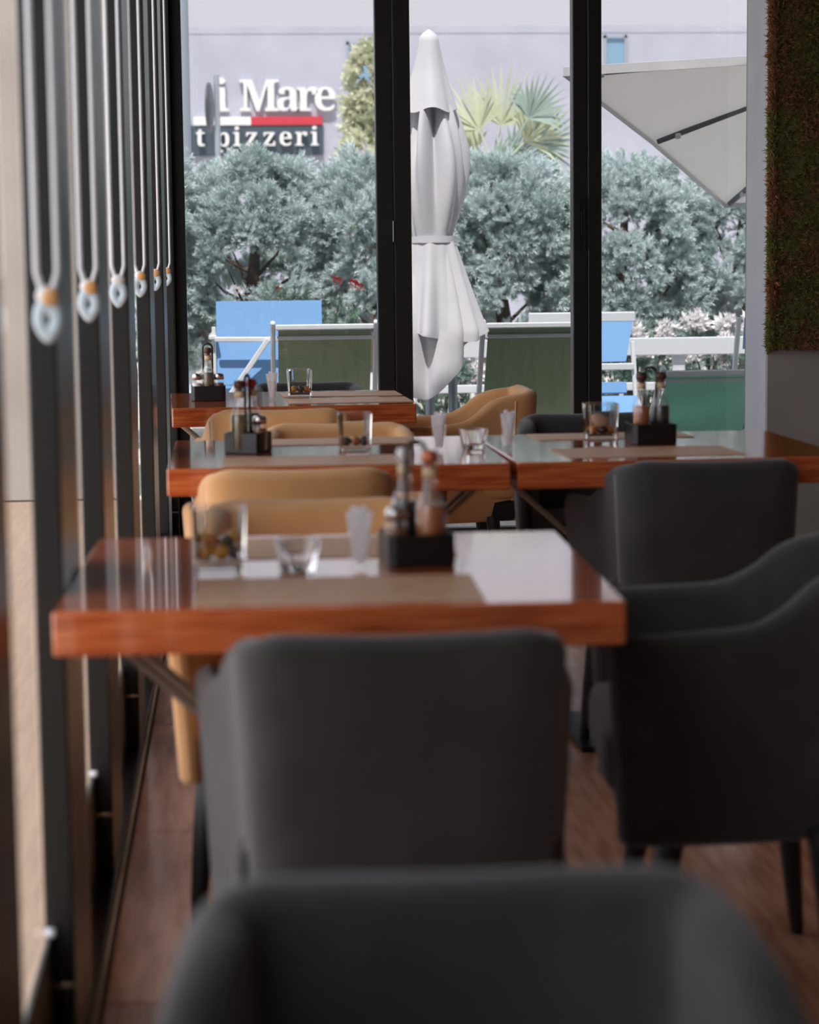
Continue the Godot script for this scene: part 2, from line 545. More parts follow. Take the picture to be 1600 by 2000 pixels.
func chair_ring(s: float, shrink := 0.0) -> PackedVector3Array:
	var e := clampf(s, -9.0, 9.0)
	var c := chair_at(e)
	var a := chair_at(clampf(e - 0.05, -9, 9))
	var b := chair_at(clampf(e + 0.05, -9, 9))
	var t := Vector2(b[0] - a[0], b[1] - a[1]).normalized()     # along the path
	var n := Vector2(t.y, -t.x)                               # away from the sitter
	var th := 0.056 - 0.008 * clampf(absf(e) / 9.0, 0, 1)
	var sc := cos(shrink)
	var fwd := t * (0.026 * sin(absf(shrink)) * signf(e)) if shrink != 0.0 else Vector2.ZERO
	var h: float = c[2] - 0.026 * (1.0 - sc)
	var hem := HEM + 0.012 * (1.0 - sc)
	var row := PackedVector3Array()
	var prof := []
	for y in [hem, hem + 0.01, 0.36, 0.44, 0.52, 0.60]: prof.append([0.0, minf(y, h - 0.03)])
	prof[0][0] = 0.008
	prof.append([0.0, h - 0.024])
	for k in 7:
		var g := PI * k / 6.0
		prof.append([th / 2 - th / 2 * cos(g), h - 0.024 + 0.024 * sin(g)])
	for y in [0.60, 0.52, 0.44, 0.36, hem + 0.01, hem]: prof.append([th, minf(y, h - 0.03)])
	prof[prof.size() - 1][0] = th - 0.008
	for q in prof:
		var off: float = th / 2 + (q[0] - th / 2) * sc
		var k := lerpf(0.90, 1.0, clampf((q[1] - HEM) / 0.45, 0, 1))
		var p := Vector2(c[0], c[1]) - n * off + fwd
		row.append(Vector3(p.x * k, q[1], (p.y - 0.0) * k))
	return row

func chair_band(s0: float, s1: float, step := 0.25) -> Shape:
	var rows := []
	if s0 <= -9.0:
		for k in [1.5, 1.1, 0.75, 0.4]: rows.append(chair_ring(-9.0, k))
	var n := int(round((s1 - s0) / step))
	for i in n + 1: rows.append(chair_ring(s0 + (s1 - s0) * i / n))
	if s1 >= 9.0:
		for k in [0.4, 0.75, 1.1, 1.5]: rows.append(chair_ring(9.0, k))
	var q := Shape.new()
	q.loft(rows)
	return q

func chair_meshes() -> Dictionary:
	var d := {}
	d.backrest = chair_band(-3.6, 3.6).mesh()
	d.arm_a = chair_band(-9.0, -3.6).mesh()
	d.arm_b = chair_band(3.6, 9.0).mesh()
	var seam := Shape.new()
	for s in [-3.6, 3.6]:
		var r := chair_ring(s)
		var path := PackedVector3Array()
		for i in range(1, 7): path.append(r[i])
		seam.tube(path, 0.004, 6)
	d.piping = seam.mesh()
	var st := Shape.new()
	st.pillow(Vector3(0, 0.425, 0.035), Vector3(0.45, 0.11, 0.44), 0.035, 8, 0.012)
	d.seat = st.mesh()
	d.base = bx(Vector3(0, 0.335, 0.02), Vector3(0.42, 0.075, 0.40), 0.01).mesh()
	d.legs = []
	for q in [[-1, -0.13], [1, -0.13], [-1, 0.19], [1, 0.19]]:
		var l := Shape.new()
		l.tube(PackedVector3Array([Vector3(q[0] * 0.205, 0.315, q[1] * 0.75), Vector3(q[0] * 0.22, 0.16, q[1] * 0.88), Vector3(q[0] * 0.235, 0.0, q[1])]), [0.025, 0.02, 0.0125], 10)
		d.legs.append(l.mesh())
	return d

func make_chair(d: Dictionary, m: Material, seam: Material, label: String, group: String) -> Node3D:
	var t := thing("armchair", label, "chair", Vector3.ZERO, 0.0, group)
	part("backrest", d.backrest, m, t)
	part("armrest", d.arm_a, m, t)
	part("armrest", d.arm_b, m, t)
	part("piping", d.piping, seam, t)
	part("seat", d.seat, m, t)
	part("seat_base", d.base, M.leg, t)
	for l in d.legs: part("leg", l, M.leg, t)
	return t

func chairs() -> void:
	var d := chair_meshes()
	var gd := "charcoal upholstered armchairs"
	var gt := "tan upholstered armchairs"
	var dark := make_chair(d, M.charcoal, M.charcoal_seam, "charcoal armchair seen from behind, pushed in at the nearest wooden table", gd)
	dark.position = Vector3(0.206, 0, -3.02)
	dark.rotation.y = PI
	dup(dark, "charcoal armchair in the closest foreground, mostly cut off by the bottom edge", Vector3(0.165, 0, -1.43), 0.0)
	dup(dark, "charcoal armchair seen from its side, right of the nearest table, facing it", Vector3(0.85, 0, -3.63), -PI / 2 - 0.10)
	dup(dark, "charcoal armchair seen from behind at the table with the two corked oil bottles", Vector3(1.098, 0, -5.27), PI)
	dup(dark, "charcoal armchair behind the table with the two corked oil bottles, only its back top showing", Vector3(1.055, 0, -6.36), 0.0)
	dup(dark, "charcoal armchair behind the farthest table, before the far window", Vector3(0.265, 0, -8.25), 0.0)
	var tan := make_chair(d, M.tan, M.tan_seam, "tan armchair seen from behind at the second table's near side", gt)
	tan.position = Vector3(0.135, 0, -5.245)
	tan.rotation.y = PI
	dup(tan, "tan armchair facing the lens across the nearest table", Vector3(0.14, 0, -4.13), 0.0)
	dup(tan, "tan armchair seen from behind at the farthest table's near side", Vector3(0.128, 0, -7.245), PI)
	dup(tan, "tan armchair facing the lens behind the second table", Vector3(0.285, 0, -6.13), 0.0)
	dup(tan, "tan armchair seen from its side, right of the farthest table, against the far window", Vector3(0.80, 0, -7.95), -PI / 2)

# ---------------------------------------------------------------- on the tables
func open_box(w: float, h: float, wall: float, base: float, taper := 1.0, n := 32, sq := 8.0) -> Shape:
	var r := w / 2
	var s := Shape.new()
	s.gid = -1
	s.lathe([[0.0005, 0.0], [r * taper - 0.002, 0.0], [r * taper, 0.002], [r, h - 0.001], [r - 0.001, h], [r - wall + 0.001, h], [r - wall, h - 0.001], [r * taper - wall, base + 0.002], [r * taper - wall - 0.002, base], [0.0005, base]], n, Vector3.ZERO, sq)
	s.gid = 0
	return s

func cruet(at: Vector3, turn: float, size: float, where: String) -> void:
	var t := thing("cruet_stand", "black cruet tray with a wire loop handle " + where, "cruet", at, turn, "black cruet trays")
	var s := open_box(size, 0.052, 0.004, 0.005, 1.0, 32, 14.0)
	part("tray", s, M.black, t)
	var h := Shape.new()
	var path := PackedVector3Array([Vector3(-0.016, 0.004, 0), Vector3(-0.016, 0.18, 0)])
	for k in 7:
		var a := PI - PI * k / 6.0
		path.append(Vector3(cos(a) * 0.016, 0.182 + 0.014 * sin(a), 0))
	path.append(Vector3(0.016, 0.18, 0)); path.append(Vector3(0.016, 0.004, 0))
	h.tube(path, 0.0036, 8)
	part("handle", h, M.black, t)

func bottle(at: Vector3, liq: Material, cap: Material, label: String, tilt := 0.0) -> void:
	var t := thing("oil_bottle", label, "bottle", at, tilt, "")
	var s := Shape.new()
	s.lathe([[0.0005, 0.0], [0.021, 0.0], [0.0235, 0.003], [0.0235, 0.088], [0.021, 0.099], [0.013, 0.112], [0.0108, 0.122], [0.0105, 0.150], [0.0128, 0.152], [0.0128, 0.158], [0.0105, 0.159], [0.0085, 0.157], [0.0085, 0.123], [0.011, 0.110], [0.019, 0.098], [0.0215, 0.088], [0.0215, 0.006], [0.0005, 0.005]], 20)
	part("bottle_glass", s, M.bottle, t)
	var l := Shape.new()
	l.lathe([[0.0005, 0.0055], [0.0205, 0.0065], [0.021, 0.009], [0.021, 0.085], [0.0195, 0.0925], [0.0005, 0.093]], 20)
	part("liquid", l, liq, t)
	var k := Shape.new()
	k.lathe([[0.0005, 0.145], [0.0083, 0.145], [0.0083, 0.1595], [0.0128, 0.160], [0.0140, 0.168], [0.0115, 0.177], [0.0005, 0.179]], 16)
	part("stopper", k, cap, t)
	var c := Shape.new()
	c.lathe([[0.0107, 0.135], [0.0115, 0.135], [0.0115, 0.151], [0.0107, 0.151], [0.0107, 0.135]], 16)
	part("collar", c, M.collar, t)

func shaker(at: Vector3, fill: Material, label: String) -> void:
	var t := thing("shaker", label, "shaker", at)
	var s := Shape.new()
	s.lathe([[0.0005, 0.0], [0.0165, 0.0], [0.018, 0.002], [0.018, 0.062], [0.0168, 0.068], [0.0150, 0.068], [0.0160, 0.061], [0.0160, 0.004], [0.0005, 0.003]], 16)
	part("shaker_glass", s, M.bottle, t)
	var l := Shape.new()
	l.lathe([[0.0005, 0.0035], [0.0155, 0.0042], [0.0155, 0.056], [0.0005, 0.057]], 16)
	part("seasoning", l, fill, t)
	var c := Shape.new()
	c.lathe([[0.0005, 0.0685], [0.0175, 0.0685], [0.0178, 0.082], [0.015, 0.088], [0.0005, 0.0905]], 16)
	part("cap", c, M.chrome, t)

func cube_glass(at: Vector3, turn: float, where: String, mix: Array, egg := false) -> void:
	var w := 0.088
	var t := thing("square_glass", "clear square glass holding coloured pebbles " + where, "glass", at, turn, "square glasses")
	part("glass_body", open_box(w, 0.098, 0.0065, 0.017, 0.93, 40, 10.0), M.glass, t)
	var rng := RandomNumberGenerator.new()
	rng.seed = int(at.z * 100.0) + 991
	var spots := [Vector2(-0.022, 0.016), Vector2(0.003, 0.020), Vector2(0.024, 0.016), Vector2(-0.021, -0.012), Vector2(0.002, -0.006), Vector2(0.023, -0.014), Vector2(-0.010, 0.004), Vector2(0.013, 0.004), Vector2(-0.024, 0.002), Vector2(0.022, -0.002)]
	for i in mix.size():
		var kind: String = mix[i]
		if kind == "": continue
		var q := Shape.new()
		var r := rng.randf_range(0.0122, 0.0142)
		var sq := rng.randf_range(0.72, 0.92)
		var prof := []
		for k in 7:
			var a := -PI / 2 + PI * k / 6.0
			prof.append([maxf(0.0003, cos(a) * r), r * sq + sin(a) * r * sq])
		q.lathe(prof, 10)
		var y := 0.0172 if i < 6 else (0.0345 if i < 8 else 0.040)
		var words: String = {"yellow": "glossy yellow pebble", "amber": "amber brown pebble", "jet": "glossy black pebble"}[kind]
		var p := thing("pebble", words + " in the square glass " + where, "pebble", at + (Basis(Vector3.UP, turn) * Vector3(spots[i].x, y, spots[i].y)), rng.randf() * TAU, kind + " pebbles in the square glass " + where)
		part("stone", q, M[kind], p)
	if egg:
		var e := Shape.new()
		var prof := []
		for k in 11:
			var a := -PI / 2 + PI * k / 10.0
			prof.append([maxf(0.0003, cos(a) * 0.019 * (1.0 - 0.22 * sin(a))), sin(a) * 0.026])
		e.lathe(prof, 18)
		var p := thing("shell", "pale pinkish egg-shaped shell in the square glass beside two corked bottles", "shell", at + Vector3(-0.004, 0.051, 0.004))
		var o := part("shell_body", e, M.shell, p)
		o.rotation = Vector3(0.2, 0, 0.85)

func stick_glass(at: Vector3, where: String, n := 4) -> void:
	var t := thing("shot_glass", "small clear glass with white paper sticks " + where, "glass", at, 0.0, "small stick glasses")
	part("glass_body", open_box(0.036, 0.066, 0.003, 0.009, 0.9, 24, 3.0), M.bottle, t)
	for i in n:
		var f := (i + 0.5) / n - 0.5
		var s := Shape.new()
		var base := Vector3(f * 0.010, 0.0095, 0.004 * (1 if i % 2 == 0 else -1))
		var tip := Vector3(f * 0.040, 0.094 - 0.010 * absf(f) + 0.005 * (i % 2), 0.007 * (1 if i % 2 == 0 else -1))
		s.bar(base, tip, 0.0105, 0.0028, 0.0005, Vector3.BACK)
		var p := thing("paper_stick", "white paper stick in the small glass " + where, "stick", at, 0.0, "paper sticks in the small glass " + where)
		part("wrapper", s, M.paper, p)

func bowl(at: Vector3, where: String) -> void:
	var t := thing("glass_bowl", "small tapered square glass ashtray bowl " + where, "bowl", at, 0.3, "small tapered glass bowls")
	part("bowl_body", open_box(0.064, 0.052, 0.006, 0.012, 0.74, 32, 5.0), M.glass, t)

func placemat(c: Vector3, turn: float, w: float, d: float, where: String, m: Material, colour := "brown") -> void:
	var t := thing("placemat", colour + " rectangular placemat " + where, "placemat", c, turn, "rectangular placemats")
	part("sheet", bx(Vector3(0, 0.0008, 0), Vector3(w, 0.0016, d), 0.0003), m, t)

func tableware() -> void:
	var y := 0.7502
	placemat(Vector3(0.142, y, -3.215), -0.02, 0.415, 0.265, "on the near edge of the nearest table", M.mat)
	placemat(Vector3(0.15, y, -3.70), -0.02, 0.415, 0.265, "on the far edge of the nearest table", M.mat)
	placemat(Vector3(0.172, y, -5.30), 0.0, 0.42, 0.25, "on the near edge of the second table", M.mat)
	placemat(Vector3(0.272, y, -5.845), 0.02, 0.40, 0.20, "on the far edge of the second table", M.mat)
	placemat(Vector3(1.008, y, -5.375), 0.04, 0.44, 0.26, "before the two corked bottles", M.mat)
	placemat(Vector3(1.00, y, -5.87), 0.04, 0.42, 0.20, "on the far edge behind the two corked bottles", M.mat)
	placemat(Vector3(0.378, y, -7.525), 0.035, 0.42, 0.265, "on the near edge of the farthest table", M.mat)
	placemat(Vector3(0.368, y, -7.875), 0.035, 0.42, 0.265, "on the far edge of the farthest table", M.mat)
	# nearest table
	var w := "on the nearest table"
	cube_glass(Vector3(-0.033, y, -3.476), 0.0, w, ["yellow", "yellow", "jet", "amber", "yellow", "jet", "amber", "jet", "yellow", "yellow"])
	bowl(Vector3(0.088, y, -3.42), w)
	stick_glass(Vector3(0.188, y, -3.45), w, 5)
	cruet(Vector3(0.281, y, -3.485), 0.12, 0.108, w)
	bottle(Vector3(0.266, y + 0.0053, -3.515), M.vinegar, M.white_cap, "dark vinegar bottle with a pale stopper " + w)
	bottle(Vector3(0.302, y + 0.0053, -3.462), M.amber_oil, M.copper, "amber oil bottle with a copper stopper " + w)
	shaker(Vector3(0.247, y + 0.0053, -3.458), M.pepper, "glass pepper shaker with a chrome cap " + w)
	shaker(Vector3(0.316, y + 0.0053, -3.512), M.salt, "glass salt shaker with a chrome cap " + w)
	# second table
	w = "on the second table"
	cruet(Vector3(0.025, y, -5.57), 1.2, 0.098, w)
	bottle(Vector3(0.004, y + 0.0053, -5.545), M.oil, M.cork, "olive oil bottle with a brown pourer " + w)
	bottle(Vector3(0.036, y + 0.0053, -5.602), M.oil, M.red_cap, "oil bottle with a red stopper " + w)
	shaker(Vector3(0.055, y + 0.0053, -5.548), M.pepper, "glass shaker with a chrome cap beside the red-stoppered bottle")
	cube_glass(Vector3(0.293, y, -5.535), 0.0, w, ["jet", "amber", "jet", "amber", "yellow", "yellow", "", ""])
	w = "at the joint of the two pushed-together tables, left one"
	stick_glass(Vector3(0.505, y, -5.515), "left of the bowl on the joined tables")
	bowl(Vector3(0.594, y, -5.535), "on the joined tables")
	stick_glass(Vector3(0.684, y, -5.54), "right of the bowl on the joined tables")
	w = "beside the two corked bottles"
	cube_glass(Vector3(0.955, y, -5.745), 0.0, w, ["amber", "jet", "amber", "yellow", "amber", "amber", "", ""], true)
	cruet(Vector3(1.068, y, -5.64), 0.05, 0.116, "between the two corked bottles")
	bottle(Vector3(1.042, y + 0.0053, -5.625), M.amber_oil, M.cork, "amber oil bottle with a brown cork, left of the pair")
	bottle(Vector3(1.096, y + 0.0053, -5.640), M.vinegar, M.cork, "black vinegar bottle with a brown cork, right of the pair")
	# farthest table
	w = "on the farthest table"
	cruet(Vector3(-0.100, y, -7.655), 0.03, 0.118, w)
	bottle(Vector3(-0.099, y + 0.0053, -7.625), M.oil, M.cork, "olive oil bottle with a brown pourer " + w)
	shaker(Vector3(-0.138, y + 0.0053, -7.62), M.salt, "glass salt shaker with a chrome cap " + w)
	shaker(Vector3(-0.062, y + 0.0053, -7.625), M.pepper, "glass pepper shaker with a chrome cap " + w)
	stick_glass(Vector3(0.12, y, -7.62), w)
	cube_glass(Vector3(0.218, y + 0.0016, -7.73), 0.0, w, ["yellow", "jet", "amber", "amber", "jet", "jet", "", ""])

# ---------------------------------------------------------------- blinds with their cord loops
func blinds() -> void:
	var pos := [[-0.260, 3.10], [-0.2705, 4.13], [-0.278, 5.32], [-0.285, 6.70], [-0.285, 7.99], [-0.284, 9.28]]
	var words := ["nearest cord loop of the row", "second cord loop from the lens", "third cord loop, with the white cap", "fourth cord loop from the lens", "fifth cord loop from the lens", "last cord loop, beside the dark window corner"]
	var cords := Shape.new()
	for sd in [-1, 1]:
		var path := PackedVector3Array()
		var rad := []
		for k in 381:
			var f := k / 380.0
			var yy := 1.198 + f * 1.44
			path.append(Vector3(sd * (0.0085 + 0.006 * smoothstep(0.0, 0.02, f)), yy, 0))
			rad.append(0.0052 if k % 2 == 0 else 0.0043)
		cords.tube(path, rad, 6)
	var cord_mesh := cords.mesh()
	var ring := Shape.new()      # tear-shaped weight with a slot through it
	var rows := []
	for k in 40:
		var a := TAU * k / 40
		var outer := Vector2(cos(a) * 0.021, sin(a) * 0.034)
		if outer.y < 0: outer.x *= 1.0 - 0.28 * pow(-outer.y / 0.034, 2.0)
		var inner := Vector2(cos(a) * 0.0028, -0.001 + sin(a) * 0.0068)
		var row := PackedVector3Array()
		for j in 10:
			var b := TAU * j / 10
			var m := outer.lerp(inner, 0.5 - 0.5 * cos(b))
			row.append(Vector3(m.x, m.y, 0.0085 * signf(sin(b)) * pow(absf(sin(b)), 0.55)))
		rows.append(row)
	rows.append(rows[0])
	ring.grid(rows, true)
	ring.fix(0)
	var ring_mesh := ring.mesh()
	var cap := Shape.new()
	var prof := []
	for k in 9:
		var a := -PI / 2 + PI * k / 8.0
		prof.append([maxf(0.0004, cos(a) * 0.0165), sin(a) * 0.0135])
	cap.lathe(prof, 18)
	var cap_mesh := cap.mesh()
	for i in 6:
		var x: float = pos[i][0]
		var z: float = pos[i][1]
		var t := thing("roller_blind", "rolled-up window blind with a clear tear-shaped weight, " + words[i], "blind", Vector3(x, 0, -z), 0.0, "roller blinds of the side windows")
		var r := Shape.new()
		r.tube(PackedVector3Array([Vector3(0.05, 2.66, 0.02), Vector3(0.05, 2.66, 0.98)]), 0.035, 14)
		part("roller", r, M.blind, t)
		var br := Shape.new()
		br.box(Vector3(0.02, 2.665, 0.0), Vector3(0.11, 0.09, 0.03), 0.004)
		part("bracket", br, M.frame, t)
		part("cord", cord_mesh, M.cord, t)
		var wt := part("weight", ring_mesh, M.pull, t)
		wt.position = Vector3(0, 1.158, 0)
		var cp := part("weight_cap", cap_mesh, M.white_cap, t)
		cp.position = Vector3(0.0, 1.190, 0.0)
		cp.scale = Vector3(1, 1, 0.66)
		if i != 2:
			var bt := part("button", cap_mesh, M.tan_cap, t)
			bt.position = Vector3(0.0045, 1.188, 0.006)
			bt.scale = Vector3(0.80, 0.95, 0.5)

# ---------------------------------------------------------------- moss panel
func moss() -> void:
	var t := thing("moss_panel", "hanging panel of preserved green and brown moss on the grey wall by the far window", "moss panel", Vector3(2.248, 0.835, -9.2))
	var bm := tex(mat(Color(1, 1, 1), 0.95), noise_tex(61, 0.02, [[0.0, c8(92, 80, 54)], [0.5, c8(106, 104, 62)], [1.0, c8(128, 98, 72)]], 256), Vector3(1, 1, 1) * 2.0)
	part("board", lo(Vector3(0.012, 0.012, 0.001), Vector3(1.5, 2.0, 0.045), 0.008), bm, t)
	var s := Shape.new()
	var rng := RandomNumberGenerator.new()
	rng.seed = 8
	for k in 9:
		var a := rng.randf() * TAU
		var d := Vector3(cos(a) * 0.75, sin(a) * 0.75, rng.randf_range(0.35, 1.0)).normalized()
		var x := d.cross(Vector3(rng.randf() - 0.5, rng.randf() - 0.5, rng.randf() - 0.5)).normalized() * 0.0016
		var l := rng.randf_range(0.010, 0.021)
		var bend := Vector3(rng.randf() - 0.5, rng.randf() - 0.5, 0) * 0.008
		s.gid = -1
		s.quad(-x, x, d * l * 0.6 + x * 0.8, d * l * 0.6 - x * 0.8)
		s.tri(d * l * 0.6 - x * 0.8, d * l * 0.6 + x * 0.8, d * l + bend)
	var mm := MultiMesh.new()
	mm.transform_format = MultiMesh.TRANSFORM_3D
	mm.use_colors = true
	mm.mesh = s.mesh()
	var n := 56000
	mm.instance_count = n
	var fn := FastNoiseLite.new()
	fn.seed = 3
	fn.frequency = 3.2
	for i in n:
		var p := Vector3(rng.randf() * 1.5, rng.randf() * 2.0, 0.044)
		var bs := Basis(Vector3(0, 0, 1), rng.randf() * TAU)
		if i % 8 == 0:                       # the left and lower edges
			p = Vector3(rng.randf_range(0.004, 0.02), rng.randf() * 2.0, rng.randf_range(0.004, 0.046))
			bs = Basis(Vector3.UP, -PI / 2 + rng.randf_range(-0.4, 0.9)) * bs
		elif i % 8 == 1:
			p = Vector3(rng.randf() * 1.5, rng.randf_range(0.004, 0.02), rng.randf_range(0.004, 0.046))
			bs = Basis(Vector3.RIGHT, PI / 2 + rng.randf_range(-0.9, 0.4)) * bs
		var q := fn.get_noise_2d(p.x, p.y) + 0.35 * fn.get_noise_2d(p.x * 4.0 + 9.0, p.y * 4.0)
		p.z += 0.012 * q + rng.randf_range(-0.004, 0.008)
		mm.set_instance_transform(i, Transform3D(bs.scaled(Vector3.ONE * rng.randf_range(0.7, 1.3) * (1.0 if i % 8 else rng.randf_range(1.0, 1.9))), p))
		var brown := clampf(0.5 + 2.6 * (q - 0.10) + rng.randf_range(-0.25, 0.25) + (0.35 if p.x < 0.06 or p.y < 0.05 else 0.0), 0, 1)
		var c := c8(126, 126, 66).lerp(c8(158, 114, 80), brown).srgb_to_linear() * rng.randf_range(0.7, 1.25)
		mm.set_instance_color(i, c)
	var o := MultiMeshInstance3D.new()
	o.name = "moss"
	o.multimesh = mm
	var m := mat(Color(1, 1, 1), 0.9, 0.0, 0.2)
	m.vertex_color_use_as_albedo = true
	m.cull_mode = BaseMaterial3D.CULL_DISABLED
	o.material_override = m
	o.set_meta("kind", "stuff")
	t.add_child(o)

# ---------------------------------------------------------------- outside
func frame_bars(s: Shape, list: Array, w: float) -> void:
	for q in list: s.bar(q[0], q[1], w, w, w * 0.25)

func sling_lounger(at: Vector3, turn: float, w: float, top: float, lean: float, m: Material, label: String) -> void:
	var t := thing("sun_lounger", label, "sun lounger", at, turn, "sling sun loungers on the terrace")
	var a := w / 2 + 0.012
	var up := Vector3(0, top, 0)
	var low := Vector3(0, 0.26, -lean)
	for sd in [-1, 1]:
		var s := Shape.new()
		s.bar(low + Vector3(a * sd, 0, 0), up + Vector3(a * sd, 0.018, 0), 0.026, 0.034, 0.006, Vector3.BACK)
		part("side_post", s, M.white_metal, t)
	var r := Shape.new()
	r.bar(up + Vector3(-a + 0.013, -0.012, 0), up + Vector3(a - 0.013, -0.012, 0), 0.034, 0.03, 0.006)
	part("top_rail", r, M.white_metal, t)
	var c := Shape.new()
	var k := (up - low).normalized()
	c.bar(up - k * 0.078 + Vector3(-a + 0.013, 0, 0.016), up - k * 0.078 + Vector3(a - 0.013, 0, 0.016), 0.012, 0.02, 0.003)
	part("cross_rail", c, M.white_metal, t)
	var sl := Shape.new()
	sl.bar(low + k * 0.03, up - k * 0.028, w - 0.03, 0.006, 0.001, Vector3.BACK)
	part("sling", sl, m, t)
	var seat := Shape.new()
	seat.bar(Vector3(0, 0.27, -lean - 0.03), Vector3(0, 0.30, -lean - 0.72), w - 0.03, 0.006, 0.001)
	part("seat_sling", seat, m, t)
	for sd in [-1, 1]:
		var b := Shape.new()
		b.bar(Vector3(a * sd, 0.27, 0.1), Vector3(a * sd, 0.30, -lean - 0.76), 0.026, 0.034, 0.006)
		part("side_rail", b, M.white_metal, t)
		for z in [0.05, -lean - 0.7]:
			var l := Shape.new()
			l.bar(Vector3(a * sd, 0.0, z), Vector3(a * sd, 0.27, z), 0.026, 0.026, 0.005)
			part("leg", l, M.white_metal, t)

func outside() -> void:
	var gr := struct("ground")
	part("terrace", lo(Vector3(-30, -0.25, 12), Vector3(-0.34, -0.03, -60)), M.terrace, gr)
	part("deck", lo(Vector3(-4.5, -0.08, 12), Vector3(-0.34, -0.02, -11.6), 0.005), M.deck, gr)
	part("terrace", lo(Vector3(-0.34, -0.25, -9.75), Vector3(30, -0.02, -60)), M.terrace, gr)
	var gw := struct("wall_terrace")
	part("render", lo(Vector3(-4.5, -0.02, -11.6), Vector3(-0.62, 3.4, -11.8), 0.01), M.terrace_wall, gw)
	# sling loungers with green and teal cloth, seen from behind
	sling_lounger(Vector3(0.465, -0.02, -11.6), 0.0, 0.52, 0.905, 0.34, M.green, "green sling lounger behind the farthest table, left of the closed parasol")
	sling_lounger(Vector3(1.575, -0.02, -11.6), 0.02, 0.52, 0.90, 0.34, M.green, "green sling lounger right of the closed parasol")
	sling_lounger(Vector3(2.46, -0.02, -11.2), 0.03, 0.52, 0.655, 0.45, M.teal, "low teal sling lounger at the right end of the far window")
	blue_chairs()
	parasols()
	fence()
	plants()
	building()

